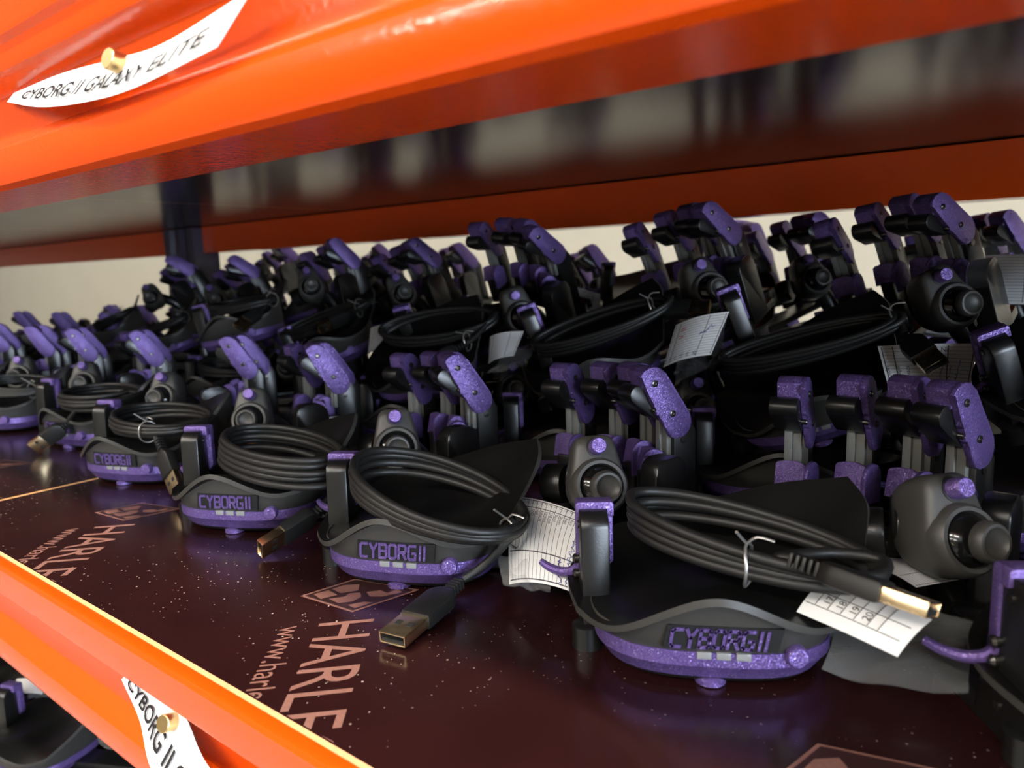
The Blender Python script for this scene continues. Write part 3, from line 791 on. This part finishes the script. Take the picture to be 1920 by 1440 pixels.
more = [(-707.3, 423.7, 64.5, 33.2, 3.4, -11.4), (-920.1, 454.6, 35, 32.8, 6.8, -21.8), (-1118.8, 478.4, 34.7, 28.4, 9.9, -23.6)]
for i, (x, y, z, a, b, c) in enumerate(more):
    r = keypad(x, y, z, (a, b, c), 'tilted keypad on the pile, %s from the plain white slip towards the violet upright' % ('second', 'third', 'fourth')[i], G_U, detail=False); std_cable(r, 60+i)

# ---- back of the pile
G_V = 'keypads in the shadowed back of the pile'
back = [(-120.6, 597, 54, 24.1, 4.7, -13), (-252.8, 586.5, 52.7, 24.2, 7.7, -16.3), (-365, 661.7, 81, 28.7, 10.3, 3.7), (-524.7, 621.1, 63.7, 24.1, -2.9, -8.1), (-725.3, 637.5, 60.8, 31.3, 3.9, -10.9), (-856.6, 628.3, 73.2, 36.6, -5.7, -16), (-1144.7, 658, 78.5, 30.6, 3.1, -13.9)]
for i, (x, y, z, a, b, c) in enumerate(back):
    r = keypad(x, y, z, (a, b, c), 'dark keypad at the back behind ' + ('the tilted one with hanging plug', 'the gap beside the slip with red writing', 'the tilted one beside the red writing', 'the tilted one at the folded slip', 'the tilted one at the plain slip', 'the second tilted one past the plain slip', 'the fourth tilted one past the plain slip')[i], G_V, detail=False)
    if i in (4, 5, 6): std_cable(r, 70+i)
last = [(-31, 596, 24.6), (-181.9, 586.6, 24.1), (-293.9, 587.1, 28.6), (-419.3, 597, 24.2), (-601.2, 584.1, 23.8), (-700.1, 614.2, 26.2), (-813.9, 607.4, 29.5), (-939.3, 587.9, 29.3), (-1070.4, 621.9, 24), (-1189.8, 600.3, 33.6), (-1429.9, 592.1, 23.4), (-1559.4, 581.3, 25.1), (-1690, 581.6, 24)]  # those hidden under the pile are added to block light through its gaps
for i, (x, y, a) in enumerate(last):
    keypad(x, y, 0, (a, 0, 0), 'keypad standing in the last row under the pile', 'keypads in the last row on the shelf', detail=False)

# ---- shelf below
for i, (x, y, a) in enumerate(((-645, 166, 15), (-770, 176, 18))):
    r = keypad(x, y, -238, (a, 0, 0), 'keypad on the shelf below, %s' % ('beside the cream slip', 'next past the one beside the cream slip')[i], 'keypads on the shelf below', detail=False)

# ================================================================= paper slips, bags and beam labels
class Sheet:
    """curved sheet: bilinear patch of four corners (u along a-b, v along a-d) with a bulge and curl"""
    def __init__(s, a, b, c, d, bulge=0.0, curl=0.0):
        s.k = [Vector(p) for p in (a, b, c, d)]; s.bulge = bulge; s.curl = curl
        s.n = (s.k[1]-s.k[0]).cross(s.k[3]-s.k[0]).normalized()
    def at(s, u, v, h=0.0):
        a, b, c, d = s.k
        p = a.lerp(b, u).lerp(d.lerp(c, u), v)
        return p+s.n*(s.bulge*math.sin(math.pi*min(max(u, 0), 1))+s.curl*(v-.5)**2*4+h)
    def bm(s, nu=16, nv=16, th=0.18):
        bm = bmesh.new(); uvl = bm.loops.layers.uv.new('UVMap')
        for side in (0, 1):
            g = [[bm.verts.new(s.at(i/nu, j/nv, th*side)) for i in range(nu+1)] for j in range(nv+1)]
            for j in range(nv):
                for i in range(nu):
                    f = bm.faces.new((g[j][i], g[j][i+1], g[j+1][i+1], g[j+1][i]))
                    for lp, (a, b) in zip(f.loops, ((i, j), (i+1, j), (i+1, j+1), (i, j+1))): lp[uvl].uv = (a/nu, b/nv)
        return bm
    def write(s, txt, u, v, size, parent, mat='ink', name='lettering', rot=False, side=1):
        w_ = (s.k[1]-s.k[0]).length; h_ = (s.k[3]-s.k[0]).length
        t = text_bm(txt, size)
        for q in t.verts:
            x, y = q.co.x, q.co.y
            uu, vv = (u+x/w_, v+y/h_) if not rot else (u-y/w_, v+x/h_)
            q.co = s.at(uu, vv, .18+.15 if side > 0 else -.15)
        return part(name, t, mat, parent, None)
    def scribble(s, u0, v0, u1, v1, amp, n, parent, mat='blueink', seed=1, side=1):
        rnd = random.Random(seed); pts = []
        for k in range(n+1):
            t = k/n; u = u0+(u1-u0)*t+rnd.uniform(-.012, .012); v = v0+(v1-v0)*t+amp*rnd.uniform(-1, 1)
            pts.append(s.at(u, v, .3 if side > 0 else -.12))
        bm = bmesh.new(); tube(bm, pts, .16, 4, sub=3); return part('handwriting', bm, mat, parent, None)
def slip(sheet, label, cat='paper slip', group=None):
    o = part('test_slip', sheet.bm(), 'slip', None, 60); return tag(o, label, cat, group)
def film(a, b, c, d, label, seed, group=None, amp=3.0, n=14):
    rnd = random.Random(seed); sh = Sheet(a, b, c, d); bm = bmesh.new()
    ph = [rnd.uniform(0, 6.3) for _ in range(6)]
    for lay in (0, 1):
        g = [[bm.verts.new(sh.at(i/n, j/n, lay*2.2*math.sin(math.pi*i/n)*math.sin(math.pi*j/n)+amp*.4*(math.sin(5*i/n+7*j/n+ph[0])+.7*math.sin(11*i/n-6*j/n+ph[1])+.5*math.sin(16*j/n+5*i/n+ph[2]+lay)))) for i in range(n+1)] for j in range(n+1)]
        for j in range(n):
            for i in range(n): bm.faces.new((g[j][i], g[j][i+1], g[j+1][i+1], g[j+1][i]))
    o = part('plastic_bag', bm, 'bag', None, 70); return tag(o, label, 'plastic bag', group)

# slip leaning between the two nearest keypads
s = Sheet((-224, 268, 40), (-192, 224, 19), (-160, 222, 25), (-176, 262, 40), bulge=3.0, curl=-3)
o = slip(s, 'curved test slip with handwriting leaning between the two nearest keypads')
for k, t in enumerate(('Porti', 'Pogas', 'Skruves', 'Skavas', 'USB vads', 'Uzraksts', 'Rokas ba', 'Vadi', 'GND', 'LED')):
    s.write(t, .17, .92-.0625*(k+1)-.03, 2.6, o)
for k in range(12): s.write(str(k+1), .05, .915-.0625*k, 2.4, o)
s.scribble(.45, .95, .95, .93, .03, 30, o, seed=2); s.scribble(.72, .82, .96, .85, .03, 18, o, seed=3)
film((-206, 240, 14), (-188, 222, 12), (-166, 224, 14), (-186, 252, 16), 'clear plastic film under the curved test slip', 4)
# slip under the gold plug of the nearest keypad
s = Sheet((-78, 246, 22), (-46.5, 236, 21), (-40, 246, 30), (-73, 258, 30), bulge=0.5, curl=-1.0)
o = part('test_slip', s.bm(), 'paper', None, 60); tag(o, 'white slip numbered 18 to 20 under the gold plug', 'paper slip')
for k, t in enumerate(('17', '18', '19', '20')): s.write(t, .24+.13*k, .38, 3.3, o, rot=True)
for u in (.12, .25, .38, .51, .64, .74):
    bm = bmesh.new(); tube(bm, [s.at(u, .3+.7*t/8, .28) for t in range(9)], .14, 4); part('ruled_line', bm, 'ink', o, None)
for v in (.28, .62):
    bm = bmesh.new(); tube(bm, [s.at(.02+.92*t/8, v, .28) for t in range(9)], .14, 4); part('ruled_line', bm, 'ink', o, None)
s = Sheet((-66, 262, 35), (-46, 262, 32), (-38.5, 300, 23), (-63, 303, 25), bulge=2.0)
o = slip(s, 'back half of a folded slip lying below the thumb head of the nearest keypad')
film((-66, 236, 10), (-26, 240, 9), (-22, 276, 16), (-60, 276, 24), 'clear bag spread on the board beside the nearest keypad', 9)
# slip below the tilted keypad with the hanging plug
s = Sheet((-97, 424, 66), (-58, 440, 60), (-52, 446, 92), (-100, 446, 91), bulge=1.0)
o = slip(s, 'handwritten table slip under the hanging plug at the tilted thumb head')
for k, t in enumerate(('Nr.', '', '1', '2', '3')): s.write(t, .62-.10*k, .86, 3.4, o, rot=False)
for k, t in enumerate(('edes', 'ugas', 'vads')): s.write(t, .06+.11*k, .45, 3.0, o, rot=True)
s.scribble(.78, .15, .84, .72, .03, 26, o, seed=12); s.scribble(.58, .1, .66, .75, .03, 26, o, seed=13); s.scribble(.68, .12, .74, .62, .03, 20, o, seed=14)
film((-62, 436, 58), (-40, 440, 62), (-38, 452, 98), (-60, 452, 92), 'clear bag beside the handwritten table slip', 15)
# slip with red writing
s = Sheet((-222, 425, 74), (-192, 428, 83), (-186, 440, 108), (-221, 440, 99), bulge=3.0)
o = slip(s, 'white slip with red writing and numbered rows on the pile')
for k in range(6): s.write(str(15+k), .04+.13*k, .05, 3.0, o, rot=True)
s.write('V. II', .30, .55, 5.0, o, 'redink', rot=True); s.scribble(.62, .5, .85, .75, .06, 12, o, seed=5)
film((-206, 426, 64), (-176, 432, 78), (-178, 440, 106), (-205, 440, 92), 'clear bag behind the slip with red writing', 6)
# folded slip in a bag, plain slip
s = Sheet((-362, 420, 69), (-338, 420, 76), (-336, 430, 93), (-368, 430, 88), bulge=3.0)
slip(s, 'folded slip with printed rows hanging in front of the pile beside a clear bag')
film((-360, 416, 62), (-330, 424, 70), (-326, 432, 84), (-352, 430, 80), 'clear bag below the folded slip', 7)
s = Sheet((-497, 420, 69), (-468, 420, 78), (-466, 430, 96), (-503, 430, 91), bulge=3.0)
o = part('test_slip', s.bm(), 'paper', None, 60); tag(o, 'plain white slip on the pile with faint red print', 'paper slip')
s.write('V. II', .25, .35, 3.5, o, 'redink', rot=True)
s = Sheet((-66, 520, 108), (-36, 520, 108), (-36, 528, 136), (-66, 528, 137), bulge=2.0)
slip(s, 'slip in the dark corner at the back of the pile')
film((-72, 512, 118), (-30, 512, 122), (-30, 522, 146), (-72, 522, 142), 'clear bag over the slip in the dark corner at the back', 18)
s = Sheet((-373, 540, 81), (-343, 540, 82), (-345, 548, 114), (-372, 548, 121), bulge=-3.0)
slip(s, 'greyish folded slip standing between dark keypads at the back')
s = Sheet((-708, 191, -205), (-690, 206, -205), (-705, 216, -203), (-732, 201, -203), bulge=1.5)
o = part('test_slip', s.bm(), 'paper', None, 60); tag(o, 'cream slip lying on the shelf below', 'paper slip')
film((-690, 190, -212), (-672, 204, -210), (-692, 216, -204), (-716, 198, -205), 'clear bag holding the cream slip on the shelf below', 22)

# label strips under gold magnets on the beams
class Strip:
    def __init__(s, bot, top):
        s.b = [Vector(p) for p in bot]; s.t = [Vector(p) for p in top]
    def at(s, u, v, h=0.0):
        b = cr1(s.b, u); t = cr1(s.t, u); b2 = cr1(s.b, min(u+.01, 1)); b1 = cr1(s.b, max(u-.01, 0))
        n = (b2-b1).cross(t-b).normalized(); return b.lerp(t, v)+n*h
def strip(bot, top, txt, label, size, u0, length):
    st = Strip(bot, top); bm = bmesh.new(); n = 40
    for h in (0, .2):
        g = [[bm.verts.new(st.at(i/n, j/3, h)) for i in range(n+1)] for j in range(4)]
        for j in range(3):
            for i in range(n): bm.faces.new((g[j][i], g[j][i+1], g[j+1][i+1], g[j+1][i]))
    o = part('label_strip', bm, 'paper', None, 60); tag(o, label, 'label strip')
    t = text_bm(txt, size, offset=size*.018); xs = [v.co.x for v in t.verts]; wd = max(xs)
    hgt = (st.t[1]-st.b[1]).length
    bmesh.ops.subdivide_edges(t, edges=t.edges[:], cuts=1)
    for v in t.verts: v.co = st.at(u0+v.co.x/wd*length, .24+v.co.y/hgt, .9)
    part('lettering', t, 'ink', o, None)
    return st
# lower beam: the strip droops to the right
bot = [(-322, 126.2, -29), (-300, 122.5, -37.5), (-277, 115.5, -46.5), (-245, 113.5, -54), (-205, 113.5, -58)]
top = [(-310, 126.4, -19.0), (-286, 125.6, -19.4), (-262, 123.0, -21.5), (-238, 117.5, -28), (-200, 114.5, -35)]
strip(bot, top, 'CYBORG II GALAXY', 'white paper strip printed CYBORG II GALA on the lower orange beam', 11.5, .05, .98)
bot = [(-361, 124.5, 212.5), (-315, 119, 203.0), (-272, 115.5, 197.4), (-236, 115.5, 196.0), (-190, 116.5, 199.0)]
top = [(-356, 125.8, 215.5), (-304, 123.5, 213.5), (-256, 120.5, 209.0), (-222, 119.5, 207.0), (-176, 119.5, 211.0)]
strip(bot, top, 'CYBORG II GALAXY ELITE', 'white paper strip printed CYBORG II GALAXY ELITE on the upper orange beam', 8.0, .10, .84)
def magnet(p, d, label):
    bm = bmesh.new(); lathe(bm, [(3.0, -3), (3.3, -2.6), (3.3, 4.6), (3.0, 5.0), (.3, 5.0)], axis_frame(p, d), 26)
    tag(part('round_magnet', bm, 'steel', None, 30), label, 'magnet')
magnet((-268, 121.2, -25.5), (.2, -.9, .35), 'gold round magnet pinning the drooping strip to the lower beam')
magnet((-249, 119.4, 206.0), (.1, -1, .2), 'gold round magnet pinning the strip to the upper beam')

# resting places of the slips and bags among the keypads: (turn in degrees, shift in millimetres)
REST = {'curved test slip with handwriting': (0, 0, 5, -8), 'handwritten table slip': (25, 0, 0, 0), 'clear bag spread on the board': (12, -5, 0, 0),
        'clear bag behind the slip with red': (0, -10, 0, 0), 'white slip numbered 18': (0, 3.6, -14.8, 6.9), 'back half of a folded slip': (0, -2.1, 11.3, -4.4),
        'clear bag beside the handwritten': (0, -1.5, 13.3, -1.9), 'clear bag below the folded slip': (0, 3.4, -4.3, .7), 'clear bag over the slip in the dark': (0, 2.6, -25.8, .4),
        'white slip with red writing': (0, 2.1, -4.3, .5), 'plain white slip on the pile': (0, -9.7, 8.5, -1.1), 'slip in the dark corner': (0, -1, 10.5, -.3),
        'greyish folded slip': (0, -7.2, 10.9, -.8), 'cream slip lying': (0, 7.1, -2, 3.4), 'clear bag holding the cream': (0, -6, 8, 4)}
for o in list(COL.objects):
    if o.parent is None and o.type == 'MESH':
        for k, (a, x, y, z) in REST.items():
            if str(o.get('label', '')).startswith(k):
                c = sum((v.co for v in o.data.vertices), Vector())/len(o.data.vertices)
                o.matrix_world = Matrix.Translation(c+Vector((x, y, z))*MM) @ Matrix.Rotation(math.radians(a), 4, 'Z') @ Matrix.Translation(-c)
